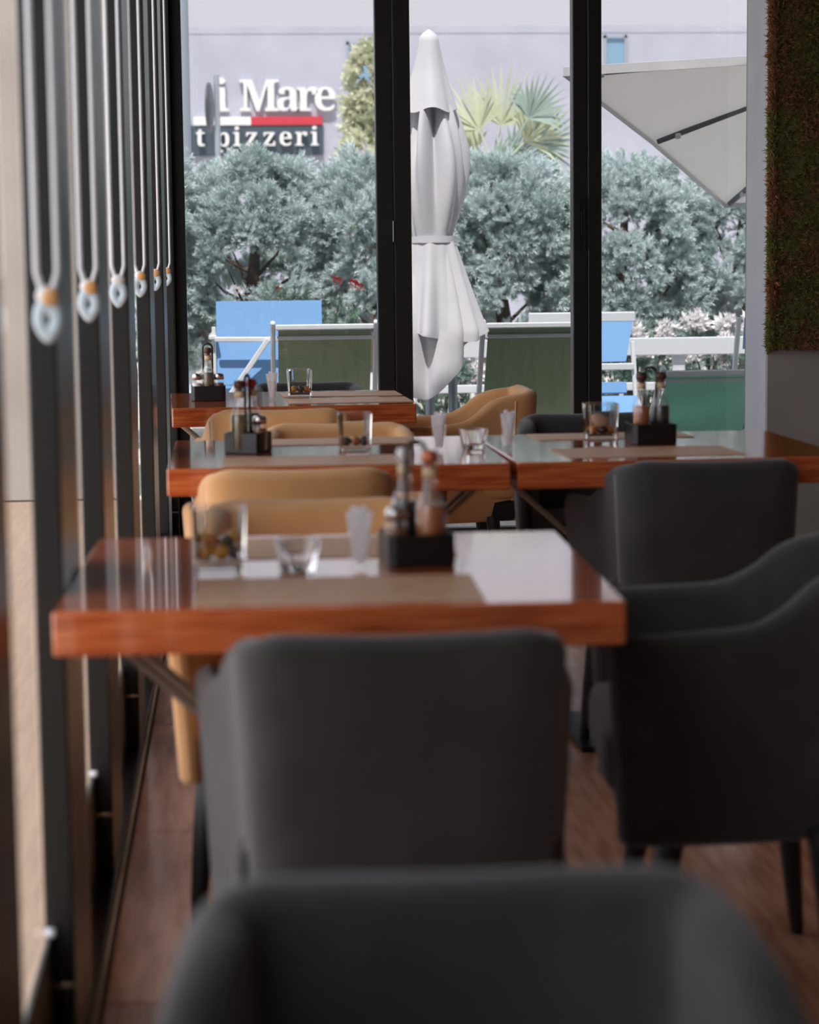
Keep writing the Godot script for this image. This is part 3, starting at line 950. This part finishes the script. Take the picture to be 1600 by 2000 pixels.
func blue_chairs() -> void:
	var t := thing("deck_chair", "blue canvas deck chair with white arms behind the left green lounger", "deck chair", Vector3(0.195, -0.02, -13.0), 0.0, "blue deck chairs")
	var bk := Shape.new()
	bk.bar(Vector3(0, 0.50, 0.12), Vector3(0, 1.005, -0.02), 0.62, 0.008, 0.002, Vector3.BACK)
	part("back_canvas", bk, M.blue, t)
	var st := Shape.new()
	var rows := []
	for i in 9:
		var f := i / 8.0
		var row := PackedVector3Array()
		for q in [[-0.29, 0.0], [0.29, 0.0], [0.29, 0.008], [-0.29, 0.008]]:
			row.append(Vector3(q[0], 0.52 - 0.14 * sin(PI * f * 0.9) + 0.10 * f + q[1], 0.12 - 0.55 * f))
		rows.append(row)
	st.gid = -1
	st.loft(rows)
	part("seat_canvas", st, M.blue, t)
	for sd in [-1, 1]:
		var s := Shape.new()
		s.bar(Vector3(0.33 * sd, 0.80, 0.14), Vector3(0.33 * sd, 0.795, -0.42), 0.05, 0.026, 0.006)
		part("armrest", s, M.white_metal, t)
		var p := Shape.new()
		p.bar(Vector3(0.325 * sd, 0.0, 0.16), Vector3(0.325 * sd, 0.86, 0.06), 0.024, 0.03, 0.005, Vector3.BACK)
		part("back_post", p, M.white_metal, t)
		var l := Shape.new()
		l.bar(Vector3(0.33 * sd, 0.0, -0.42), Vector3(0.33 * sd, 0.80, -0.34), 0.024, 0.03, 0.005, Vector3.BACK)
		part("front_leg", l, M.white_metal, t)
	var d := Shape.new()
	d.bar(Vector3(-0.27, 0.42, 0.19), Vector3(-0.01, 0.79, 0.19), 0.03, 0.075, 0.005, Vector3.BACK)
	part("folding_brace", d, M.white_metal, t)
	var d2 := Shape.new()
	d2.bar(Vector3(-0.32, 0.79, 0.165), Vector3(0.10, 0.785, 0.165), 0.03, 0.03, 0.006)
	part("cross_bar", d2, M.white_metal, t)
	# the second one, seen past the mullion
	var u := thing("deck_chair", "blue canvas deck chair with a white headboard behind the right green lounger", "deck chair", Vector3(2.04, -0.02, -13.0), 0.0, "blue deck chairs")
	var hb := Shape.new()
	hb.bar(Vector3(-0.31, 0.885, 0), Vector3(0.33, 0.885, 0), 0.03, 0.06, 0.006)
	part("headboard", hb, M.white_metal, u)
	var c := Shape.new()
	c.gid = -1
	c.loft([PackedVector3Array([Vector3(-0.27, 0.625, 0.10), Vector3(0.255, 0.625, 0.10), Vector3(0.255, 0.625, 0.108), Vector3(-0.27, 0.625, 0.108)]), PackedVector3Array([Vector3(-0.29, 0.87, 0.0), Vector3(0.315, 0.87, 0.0), Vector3(0.315, 0.87, 0.008), Vector3(-0.29, 0.87, 0.008)])])
	part("back_canvas", c, M.blue, u)
	var lo_ := Shape.new()
	lo_.bar(Vector3(0, 0.505, 0.14), Vector3(0, 0.44, 0.16), 0.50, 0.02, 0.003, Vector3.BACK)
	part("seat_canvas", lo_, M.blue, u)
	var lo2 := Shape.new()
	lo2.bar(Vector3(0.02, 0.42, 0.16), Vector3(0.02, 0.28, 0.36), 0.58, 0.02, 0.003, Vector3.BACK)
	part("foot_canvas", lo2, M.blue, u)
	for sd in [-1, 1]:
		var p := Shape.new()
		p.bar(Vector3(0.32 * sd, 0.0, 0.20), Vector3(0.305 * sd, 0.80 + (0.06 if sd < 0 else -0.06), 0.05), 0.026, 0.03, 0.005, Vector3.BACK)
		part("back_post", p, M.white_metal, u)
		var l := Shape.new()
		l.bar(Vector3(0.31 * sd, 0.0, -0.4), Vector3(0.31 * sd, 0.43, -0.36), 0.026, 0.03, 0.005, Vector3.BACK)
		part("front_leg", l, M.white_metal, u)
	var cb := Shape.new()
	cb.bar(Vector3(-0.31, 0.595, 0.11), Vector3(0.30, 0.595, 0.11), 0.03, 0.04, 0.005)
	part("cross_bar", cb, M.white_metal, u)
	# a white folding chair whose upright shows beside the pier
	var w := thing("folding_chair", "white folding chair upright beside the white reveal of the far window", "chair", Vector3(2.98, -0.02, -12.45))
	for sd in [-1, 1]:
		var p := Shape.new()
		p.bar(Vector3(0.16 * sd - 0.02, 0.0, 0.0), Vector3(0.16 * sd + 0.05, 0.89, 0.0), 0.026, 0.034, 0.005, Vector3.BACK)
		part("upright", p, M.white_metal, w)
	var bp := Shape.new()
	bp.bar(Vector3(0.05, 0.70, 0.006), Vector3(0.06, 0.88, 0.006), 0.28, 0.01, 0.003, Vector3.BACK)
	part("back_canvas", bp, M.blue, w)
	var sp := Shape.new()
	sp.bar(Vector3(0.0, 0.44, 0.0), Vector3(0.0, 0.44, -0.4), 0.34, 0.02, 0.004)
	part("seat", sp, M.white_metal, w)

func parasols() -> void:
	# closed parasol: hood, gathered canopy with hanging corners, pole and foot
	var t := thing("closed_parasol", "tall closed off-white parasol standing between the two green loungers", "parasol", Vector3(1.02, -0.02, -11.5), 0.0)
	var pole := Shape.new()
	for x in [-0.012, 0.108]:
		pole.tube(PackedVector3Array([Vector3(x, 0.03, 0), Vector3(x, 0.95, 0)]), 0.024, 12)
	part("pole", pole, M.galv, t)
	part("foot", bx(Vector3(0.04, 0.03, 0), Vector3(0.5, 0.06, 0.5), 0.01), M.galv, t)
	var hood := Shape.new()
	var rows := []
	for i in 21:
		var f := i / 20.0
		var row := PackedVector3Array()
		for j in 48:
			var a := TAU * j / 48
			var r := lerpf(0.045, 0.135, pow(f, 1.35)) * (1.0 + 0.10 * f * cos(4.0 * a + 0.6) + 0.03 * f * sin(9.0 * a))
			if f < 0.1: r *= sqrt(f / 0.1 * 0.98 + 0.02)
			row.append(Vector3(r * cos(a), 2.415 - 0.415 * f + 0.012 * f * cos(4.0 * a), r * sin(a)))
		rows.append(row)
	hood.grid(rows, true)
	part("hood", hood, M.canvas_sheet, t)
	var cloth := Shape.new()
	rows = []
	var ny := 60
	for i in ny + 1:
		var row := PackedVector3Array()
		for j in 120:
			var a := TAU * j / 120               # 0 = right, PI / 2 = towards the room
			var right := pow(maxf(0.0, cos(a * 0.5)), 10.0) if a < PI else pow(maxf(0.0, cos((TAU - a) * 0.5)), 10.0)
			var front := pow(maxf(0.0, cos((a - 2.0) * 0.5)), 4.0)
			var hem := 0.885 - 0.37 * front + 0.02 * right
			var f := float(i) / ny
			var y := lerpf(2.03, hem, f)
			var top := clampf((2.03 - y) / 0.68, 0, 1)      # down to the strap
			var below := clampf((1.34 - y) / 0.48, 0, 1)
			var r := lerpf(0.085, 0.098, top) + 0.052 * sin(PI * clampf(top, 0, 1)) + 0.075 * below
			var fold := 0.62 * (1.0 - top * 0.85) + 0.34 * below
			r *= 1.0 + fold * (0.55 * sin(5.0 * a + 0.7 + 1.6 * y) + 0.45 * sin(8.0 * a + 2.1 - 2.0 * y) * (1.0 - 0.5 * below))
			r += right * 0.078 * below + 0.03 * right * sin(PI * top)
			row.append(Vector3(r * cos(a) + 0.012, y, r * sin(a) * 0.9))
		rows.append(row)
	cloth.grid(rows, true)
	part("canopy", cloth, M.canvas_sheet, t)
	var over := Shape.new()                  # the outer layer of the gathered cloth, ending higher
	rows = []
	for i in 31:
		var row := PackedVector3Array()
		for j in 120:
			var a := TAU * j / 120
			var right := pow(maxf(0.0, cos(a * 0.5)), 10.0) if a < PI else pow(maxf(0.0, cos((TAU - a) * 0.5)), 10.0)
			var hem := 0.80 + 0.10 * pow(absf(sin((a - 0.75) * 0.5)), 1.2) + 0.03 * right
			var y := lerpf(1.345, hem, i / 30.0)
			var below := clampf((1.345 - y) / 0.48, 0, 1)
			var r := 0.104 + 0.080 * below
			r *= 1.0 + (0.05 + 0.20 * below) * (0.6 * sin(6.0 * a + 2.0 + 1.2 * y) + 0.4 * sin(11.0 * a + 0.4))
			r += right * 0.085 * below + 0.008
			row.append(Vector3(r * cos(a) + 0.012, y, r * sin(a) * 0.92))
		rows.append(row)
	over.grid(rows, true)
	part("outer_fold", over, M.canvas_sheet, t)
	var strap := Shape.new()
	rows = []
	for q in [1.325, 1.36]:
		var row := PackedVector3Array()
		for j in 48:
			var a := TAU * j / 48
			row.append(Vector3(0.121 * cos(a) + 0.012, q, 0.112 * sin(a)))
		rows.append(row)
	strap.grid(rows, true)
	part("strap", strap, M.canvas_sheet, t)
	# open parasol, tilted away, its underside showing
	var u := thing("open_parasol", "open tilted grey-white parasol canopy seen from below at the far window's right", "parasol", Vector3(3.5, 1.85, -11.45))
	var o := Vector3(3.5, 1.85, -11.45)
	var e1 := Vector3(1.583, 2.105, -10.6) - o
	var e2 := Vector3(2.82, 1.515, -12.6) - o
	var d := Vector3(2.60, 0.08, 0.30)
	var cr := [e1, e2, e2 + d, e1 + d]
	var hub := Vector3(0.05, 0.50, 0.0)
	var edge := []
	for k in 4:
		edge.append(cr[k])
		edge.append((cr[k] + cr[(k + 1) % 4]) / 2 + Vector3(0, 0.02, 0))
	var nrm: Vector3 = (cr[1] - cr[0]).cross(cr[3] - cr[0]).normalized()
	if nrm.y < 0: nrm = -nrm
	var cn := Shape.new()
	var f0 := 0
	for k in 8:
		var a: Vector3 = edge[k]
		var b: Vector3 = edge[(k + 1) % 8]
		cn.gid = k
		var prev_a := hub
		var prev_b := hub
		for s in range(1, 7):
			var f := s / 6.0
			var sag := -0.03 * sin(PI * f) * nrm
			var na := hub.lerp(a, f) + sag
			var nb := hub.lerp(b, f) + sag
			for h in [0.0, 0.006]:
				if s == 1: cn.tri(hub + nrm * h, na + nrm * h, nb + nrm * h)
				else: cn.quad(prev_a + nrm * h, na + nrm * h, nb + nrm * h, prev_b + nrm * h)
			prev_a = na
			prev_b = nb
	part("canopy", cn, M.grey_canvas_sheet, u)
	var hm := Shape.new()
	for k in 8:
		hm.bar(edge[k], edge[(k + 1) % 8], 0.004, 0.045, 0.001)
	part("hem", hm, M.canvas, u)
	for k in 8:
		var rb := Shape.new()
		var tip: Vector3 = edge[k]
		rb.bar(hub - nrm * 0.05, tip.lerp(hub, 0.02) - nrm * 0.022, 0.02, 0.028, 0.004)
		part("rib", rb, M.rib, u)
		var cl := Shape.new()
		cl.box(tip.lerp(hub, 0.10) - nrm * 0.035, Vector3(0.03, 0.03, 0.03), 0.006)
		part("rib_clip", cl, M.white_metal, u)
	var post := Shape.new()
	post.tube(PackedVector3Array([hub + Vector3(0, 0.08, 0), Vector3(0.10, -0.9, 0.05), Vector3(0.10, -1.87, 0.05)]), 0.026, 12)
	part("pole", post, M.galv, u)
	part("foot", bx(Vector3(0.10, -1.83, 0.05), Vector3(0.6, 0.08, 0.6), 0.01), M.galv, u)

func fence() -> void:
	var t := thing("rail_fence", "low white rail fence in front of the hedge", "fence", Vector3(0, -0.02, -13.75))
	for q in [[0.62, 0.11], [0.40, 0.05]]:
		part("rail", lo(Vector3(0.95, q[0], -0.02), Vector3(4.6, q[0] + q[1], 0.02), 0.005), M.white_metal, t)
	for i in 5:
		part("post", lo(Vector3(0.95 + 0.9 * i, 0, -0.06), Vector3(1.03 + 0.9 * i, 0.66, -0.02), 0.005), M.white_metal, t)

func leaf_material(c: Color, back := 0.3) -> StandardMaterial3D:
	var m := mat(c, 0.75, 0.0, 0.3)
	m.vertex_color_use_as_albedo = true
	m.cull_mode = BaseMaterial3D.CULL_DISABLED
	m.backlight_enabled = true
	m.backlight = Color(back, back, back)
	return m

func sprig(seed_: int, n: int, len_: float, wid: float, spread: float) -> ArrayMesh:
	var rng := RandomNumberGenerator.new()
	rng.seed = seed_
	var s := Shape.new()
	s.gid = -1
	for k in n:
		var f := float(k) / n
		var base := Vector3(0, len_ * 0.75 * f, 0)
		var a := k * 2.4
		var d := Vector3(cos(a) * spread, 0.75 + 0.4 * f, sin(a) * spread).normalized()
		var l := len_ * rng.randf_range(0.28, 0.5)
		var x := d.cross(Vector3(rng.randf() - 0.5, rng.randf() - 0.5, rng.randf() - 0.5)).normalized() * wid
		s.tri(base - x, base + x, base + d * l)
		s.tri(base + d * l * 0.5 - x, base + d * l * 0.45 + x, base + d * l * 1.12 + x * 2.0)
	return s.mesh()

func foliage(called: String, parent: Node3D, me: ArrayMesh, m: Material, clumps: Array, per: int, seed_: int, ca: Color, cb: Color) -> void:
	var rng := RandomNumberGenerator.new()
	rng.seed = seed_
	var mm := MultiMesh.new()
	mm.transform_format = MultiMesh.TRANSFORM_3D
	mm.use_colors = true
	mm.mesh = me
	mm.instance_count = clumps.size() * per
	var i := 0
	for c in clumps:                       # [centre, radius, outward direction]
		var tone := rng.randf()
		for k in per:
			var d := Vector3(rng.randfn(), rng.randfn(), rng.randfn()).normalized()
			var out: Vector3 = c[2]
			if d.dot(out) < -0.2: d = -d
			var p: Vector3 = c[0] + d * c[1] * rng.randf_range(0.35, 1.0)
			var y := (d + out * 0.7 + Vector3(0, 0.25, 0)).normalized()
			var x := y.cross(Vector3(rng.randf() - 0.5, rng.randf() - 0.5, rng.randf() - 0.5)).normalized()
			var sc := rng.randf_range(0.7, 1.3)
			mm.set_instance_transform(i, Transform3D(Basis(x * sc, y * sc, x.cross(y) * sc), p))
			mm.set_instance_color(i, ca.lerp(cb, clampf(tone * 0.6 + rng.randf() * 0.4, 0, 1)).srgb_to_linear())
			i += 1
	var o := MultiMeshInstance3D.new()
	o.name = called
	o.multimesh = mm
	o.material_override = m
	o.set_meta("kind", "stuff")
	parent.add_child(o, true)

func plants() -> void:
	var lm := leaf_material(Color(1, 1, 1), 0.35)
	var js := sprig(5, 26, 0.075, 0.0026, 0.75)
	var rng := RandomNumberGenerator.new()
	rng.seed = 77
	var xs := [-0.75, 0.15, 1.0, 1.85, 2.65, 3.5, 4.35]
	var tops := [1.94, 1.93, 1.92, 1.92, 1.88, 1.84, 1.8]
	var words := ["at the left edge of the far window", "behind the left blue deck chair", "behind the dark middle mullion", "right of the closed parasol", "behind the right mullion", "under the open parasol", "hidden partly by the white reveal"]
	for k in xs.size():
		var t := thing("juniper_shrub", "pale blue-green juniper of the hedge, " + words[k], "shrub", Vector3(xs[k], -0.02, -15.0 - 0.15 * (k % 2)), 0.0, "junipers of the hedge")
		var h: float = tops[k]
		var tr := Shape.new()
		tr.tube(PackedVector3Array([Vector3(0, 0, 0.1), Vector3(0.03, 0.5, 0.12), Vector3(-0.04, 1.0, 0.05), Vector3(0.02, 1.6, 0)]), [0.075, 0.06, 0.05, 0.02], 9)
		part("trunk", tr, M.bark, t)
		var br := Shape.new()
		for b in 16:
			var a := rng.randf() * TAU
			var y0 := rng.randf_range(0.45, 1.4)
			br.tube(PackedVector3Array([Vector3(0, y0, 0.05), Vector3(cos(a) * 0.25, y0 + 0.14, sin(a) * 0.3), Vector3(cos(a) * 0.45, y0 + 0.34, sin(a) * 0.5)]), [0.016, 0.01, 0.004], 5)
		part("branch", br, M.bark, t)
		var cl := []
		for i in 210:
			var a := rng.randf() * TAU
			var fy := pow(rng.randf(), 0.8)
			var y := lerpf(0.55, h - 0.09, fy)
			var rr := 0.56 * (1.0 - 0.35 * pow(fy, 4.0)) * rng.randf_range(0.72, 1.08)
			if fy > 0.86: rr *= sqrt(rng.randf())
			var p := Vector3(cos(a) * rr * 0.95, y + rng.randf_range(-0.04, 0.05), sin(a) * rr * 1.15)
			var out := Vector3(cos(a), 0.15 + 1.3 * pow(fy, 5.0), sin(a)).normalized()
			cl.append([p, rng.randf_range(0.06, 0.12), out])
		foliage("foliage", t, js, lm, cl, 40, 100 + k, c8(176, 195, 193), c8(230, 240, 241))
	# dark undergrowth core behind the clumps is the shade of the shrubs themselves
	var fs := sprig(9, 10, 0.06, 0.009, 1.0)
	for q in [[2.62, 0.72, -14.1, "white flowering bush left of the white upright", 14], [3.15, 0.70, -14.1, "white flowering bush behind the white rail, by the reveal", 12], [1.30, 0.62, -14.2, "white flowering bush right of the closed parasol's foot", 12], [2.2, 0.55, -14.1, "white flowering bush under the right blue deck chair", 12]]:
		var t := thing("flowering_bush", q[3], "bush", Vector3(q[0], -0.02, q[2]), 0.0, "white flowering bushes")
		var st := Shape.new()
		for b in 6:
			var a := TAU * b / 6.0
			st.tube(PackedVector3Array([Vector3.ZERO, Vector3(cos(a) * 0.1, 0.3, sin(a) * 0.08), Vector3(cos(a) * 0.18, 0.6, sin(a) * 0.12)]), [0.012, 0.009, 0.004], 5)
		part("stem", st, M.bark, t)
		var cl := []
		var cg := []
		for i in q[4]:
			cl.append([Vector3(rng.randf_range(-0.24, 0.24), rng.randf_range(q[1] - 0.25, q[1] + 0.1), rng.randf_range(-0.1, 0.14)), 0.05, Vector3(0, 0.5, 0.8)])
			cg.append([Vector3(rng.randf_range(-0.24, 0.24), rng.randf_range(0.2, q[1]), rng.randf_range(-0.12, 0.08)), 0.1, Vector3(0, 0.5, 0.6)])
		foliage("blossom", t, fs, lm, cl, 36, 300 + int(q[0] * 10), c8(240, 238, 240), c8(250, 249, 250))
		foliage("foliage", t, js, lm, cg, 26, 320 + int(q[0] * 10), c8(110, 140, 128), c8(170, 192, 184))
	var rb := thing("rose_bush", "rose bush with a few red and white blooms behind the left blue deck chair", "bush", Vector3(0.45, -0.02, -14.15))
	var rs := Shape.new()
	for b in 5:
		var a := TAU * b / 5.0
		rs.tube(PackedVector3Array([Vector3.ZERO, Vector3(cos(a) * 0.1, 0.5, sin(a) * 0.06), Vector3(cos(a) * 0.22, 1.0, sin(a) * 0.1)]), [0.011, 0.008, 0.003], 5)
	part("stem", rs, M.bark, rb)
	var bloom := Shape.new()
	bloom.gid = -1
	for k in 9:
		var a := k * 2.4
		var r := 0.008 + 0.0022 * k
		var c := Vector3(cos(a) * r, 0.012 - 0.001 * k, sin(a) * r)
		var tn := Vector3(-sin(a), 0, cos(a)) * 0.014
		bloom.quad(c - tn * 0.6 - Vector3(0, 0.008, 0), c + tn * 0.6 - Vector3(0, 0.008, 0), c * 1.3 + tn + Vector3(0, 0.014, 0), c * 1.3 - tn + Vector3(0, 0.014, 0))
	var bmesh := bloom.mesh()
	for q in [[-0.44, 1.05, "w"], [0.19, 1.10, "r"], [0.30, 1.08, "r"], [0.33, 1.06, "r"], [-0.17, 1.04, "d"]]:
		var o := part("bloom", bmesh, M.petal_white if q[2] == "w" else M.sign_red_sheet, rb)
		o.position = Vector3(q[0], q[1], 0.12)
		o.rotation.x = 1.1
		o.scale = Vector3.ONE * 1.1
	var gl := []
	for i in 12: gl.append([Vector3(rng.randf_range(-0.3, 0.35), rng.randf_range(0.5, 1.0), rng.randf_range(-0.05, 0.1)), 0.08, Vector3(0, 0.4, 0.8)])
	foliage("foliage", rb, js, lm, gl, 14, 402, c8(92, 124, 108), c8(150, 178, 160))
	# fan palm
	var pt := thing("fan_palm", "pale green fan palm rising behind the hedge, right of the closed parasol", "palm", Vector3(2.28, -0.02, -19.8))
	var ps := Shape.new()
	ps.tube(PackedVector3Array([Vector3(0, 0, 0), Vector3(0.02, 1.1, 0), Vector3(0, 2.0, 0)]), [0.14, 0.12, 0.1], 12)
	part("trunk", ps, M.bark, pt)
	var fr := [[0.1, 0.55, 0.62, 0], [0.55, 0.5, 0.5, 0], [-0.25, 0.52, 0.55, 0], [0.9, 0.25, 0.55, 1], [1.1, 0.0, 0.5, 1], [0.35, 0.72, 0.45, 1], [-0.6, 0.3, 0.42, 0], [0.8, 0.55, 0.5, 1]]
	for k in fr.size():
		var q: Array = fr[k]
		var s := Shape.new()
		s.gid = -1
		var base := Vector3(0.05, 2.0, 0.1 * (k % 3))
		var dir := Vector3(sin(q[0]), cos(q[0]) * 0.6, 0.15 * (k % 2)).normalized()
		var hub: Vector3 = base + dir * q[1] * 0.75
		s.bar(base, hub, 0.02, 0.012)
		var side := dir.cross(Vector3.BACK).normalized()
		for j in 17:
			var a := lerpf(-1.25, 1.25, j / 16.0)
			var d := (dir * cos(a) + side * sin(a) + Vector3(0, 0, 0.12 * sin(j * 1.7))).normalized()
			var l: float = q[2] * (1.0 - 0.25 * absf(a) / 1.25)
			var x := d.cross(Vector3(0.2, 0.1, 1)).normalized() * 0.016
			var mid: Vector3 = hub + d * l * 0.55
			s.quad(hub - x * 0.3, hub + x * 0.3, mid + x, mid - x)
			s.tri(mid - x, mid + x, hub + d * l + Vector3(0, -0.05 * absf(a), 0))
		part("frond", s, M.palm if q[3] == 0 else M.palm_dark, pt)
	var yt := thing("yellow_green_tree", "slender pale yellow-green tree in front of the sign's right end", "tree", Vector3(1.50, -0.02, -24.0))
	var ys := Shape.new()
	ys.tube(PackedVector3Array([Vector3.ZERO, Vector3(0.03, 1.5, 0), Vector3(0.1, 2.6, 0), Vector3(0.05, 3.4, 0)]), [0.09, 0.07, 0.05, 0.015], 8)
	part("trunk", ys, M.bark, yt)
	var yc := []
	for i in 90:
		var fy := rng.randf()
		var y := lerpf(1.5, 3.5, fy)
		var rr := lerpf(0.46, 0.12, fy) * sqrt(rng.randf())
		var a := rng.randf() * TAU
		yc.append([Vector3(cos(a) * rr + 0.08 - 0.05 * fy, y, sin(a) * rr), 0.11, Vector3(cos(a), 0.4, sin(a)).normalized()])
	foliage("foliage", yt, sprig(12, 9, 0.13, 0.016, 0.9), lm, yc, 26, 501, c8(206, 212, 186), c8(232, 231, 208))

func building() -> void:
	var t := thing("building", "long pale lilac-grey building with a flat roof behind the hedge", "building", Vector3(0, 0, -32.2))
	part("wall", lo(Vector3(-14, -0.25, -6), Vector3(20, 4.42, 0)), M.facade, t)
	part("parapet", lo(Vector3(-14.1, 4.42, -6.1), Vector3(20.1, 4.53, 0.008), 0.003), M.facade, t)
	for q in [[1.66, 3.5, 2.02, 4.30], [5.40, 3.55, 5.74, 4.38], [-3.4, 3.2, -2.4, 4.2], [9.0, 3.2, 10.0, 4.2]]:
		var s := Shape.new()
		for e in [[q[0], q[1], q[0] + 0.04, q[3]], [q[2] - 0.04, q[1], q[2], q[3]], [q[0], q[1], q[2], q[1] + 0.04], [q[0], q[3] - 0.04, q[2], q[3]]]:
			s.box(Vector3((e[0] + e[2]) / 2, (e[1] + e[3]) / 2, 0.02), Vector3(e[2] - e[0], e[3] - e[1], 0.06))
		var w := part("window", s, M.galv, t)
		part("pane", lo(Vector3(q[0] + 0.04, q[1] + 0.04, 0.002), Vector3(q[2] - 0.04, q[3] - 0.04, 0.012)), M.far_glass, w)
	# restaurant sign
	var sg := thing("restaurant_sign", "white and red restaurant sign lettering over a dark band on the pale building", "sign", Vector3(0, 0, -32.2))
	part("band", lo(Vector3(-1.6, 2.70, 0), Vector3(1.30, 3.125, 0.08), 0.005), M.sign_dark, sg)
	part("white_stripe", lo(Vector3(-0.55, 3.125, 0), Vector3(0.275, 3.245, 0.10), 0.005), M.sign_white, sg)
	part("red_stripe", lo(Vector3(0.275, 3.125, 0), Vector3(1.30, 3.245, 0.10), 0.005), M.sign_red, sg)
	var font := SystemFont.new()
	font.font_names = PackedStringArray(["Droid Serif"])
	font.font_weight = 700
	for q in [["i", -0.13, 0.62], ["M", 0.395, 0.62], ["a", 0.805, 0.62], ["r", 1.085, 0.62], ["e", 1.345, 0.62]]:
		letter(sg, font, q[0], Vector3(q[1], 3.325, 0.05), q[2])
	for q in [["t", -0.455], ["p", -0.14], ["i", 0.073], ["z", 0.28], ["z", 0.53], ["e", 0.765], ["r", 0.99], ["i", 1.185]]:
		letter(sg, font, q[0], Vector3(q[1], 2.83, 0.125), 0.36)
	# street furniture in front of it
	var lp := thing("lamp_post", "tall blue-grey metal post at the left edge of the far window", "post", Vector3(-0.36, -0.02, -17.0))
	var s := Shape.new()
	s.tube(PackedVector3Array([Vector3(0, 0.3, 0), Vector3(0, 5.4, 0)]), 0.05, 18)
	part("shaft", s, M.galv, lp)
	var b := Shape.new()
	b.lathe([[0.0005, 0.0], [0.1, 0.0], [0.1, 0.02], [0.07, 0.05], [0.06, 0.3], [0.0005, 0.3]], 18)
	part("foot", b, M.galv, lp)
	var ds := thing("road_sign", "round road sign seen nearly edge-on before the sign lettering", "sign", Vector3(-0.19, -0.02, -24.0))
	var pl := Shape.new()
	pl.tube(PackedVector3Array([Vector3(0.035, 0, 0), Vector3(0.035, 3.2, 0)]), 0.03, 12)
	part("post", pl, M.galv, ds)
	var dk := Shape.new()
	dk.lathe([[0.0005, -0.012], [0.26, -0.012], [0.265, 0.0], [0.26, 0.012], [0.0005, 0.012]], 32)
	var o := part("disc", dk, M.rib, ds)
	o.rotation = Vector3(0, 0.0, PI / 2)
	o.rotation.y = -0.14
	o.position = Vector3(-0.045, 2.86, 0)

func letter(parent: Node3D, font: Font, ch: String, at: Vector3, em: float) -> void:
	var tm := TextMesh.new()
	tm.text = ch
	tm.font = font
	tm.font_size = 64
	tm.pixel_size = em / 64.0
	tm.depth = 0.09
	tm.vertical_alignment = VERTICAL_ALIGNMENT_BOTTOM
	var o := part("letter", tm, M.sign_white, parent)
	var bb := tm.get_aabb()
	o.position = at
	if ch != "p": o.position.y -= bb.position.y
	else: o.position.y -= bb.position.y + em * 0.24
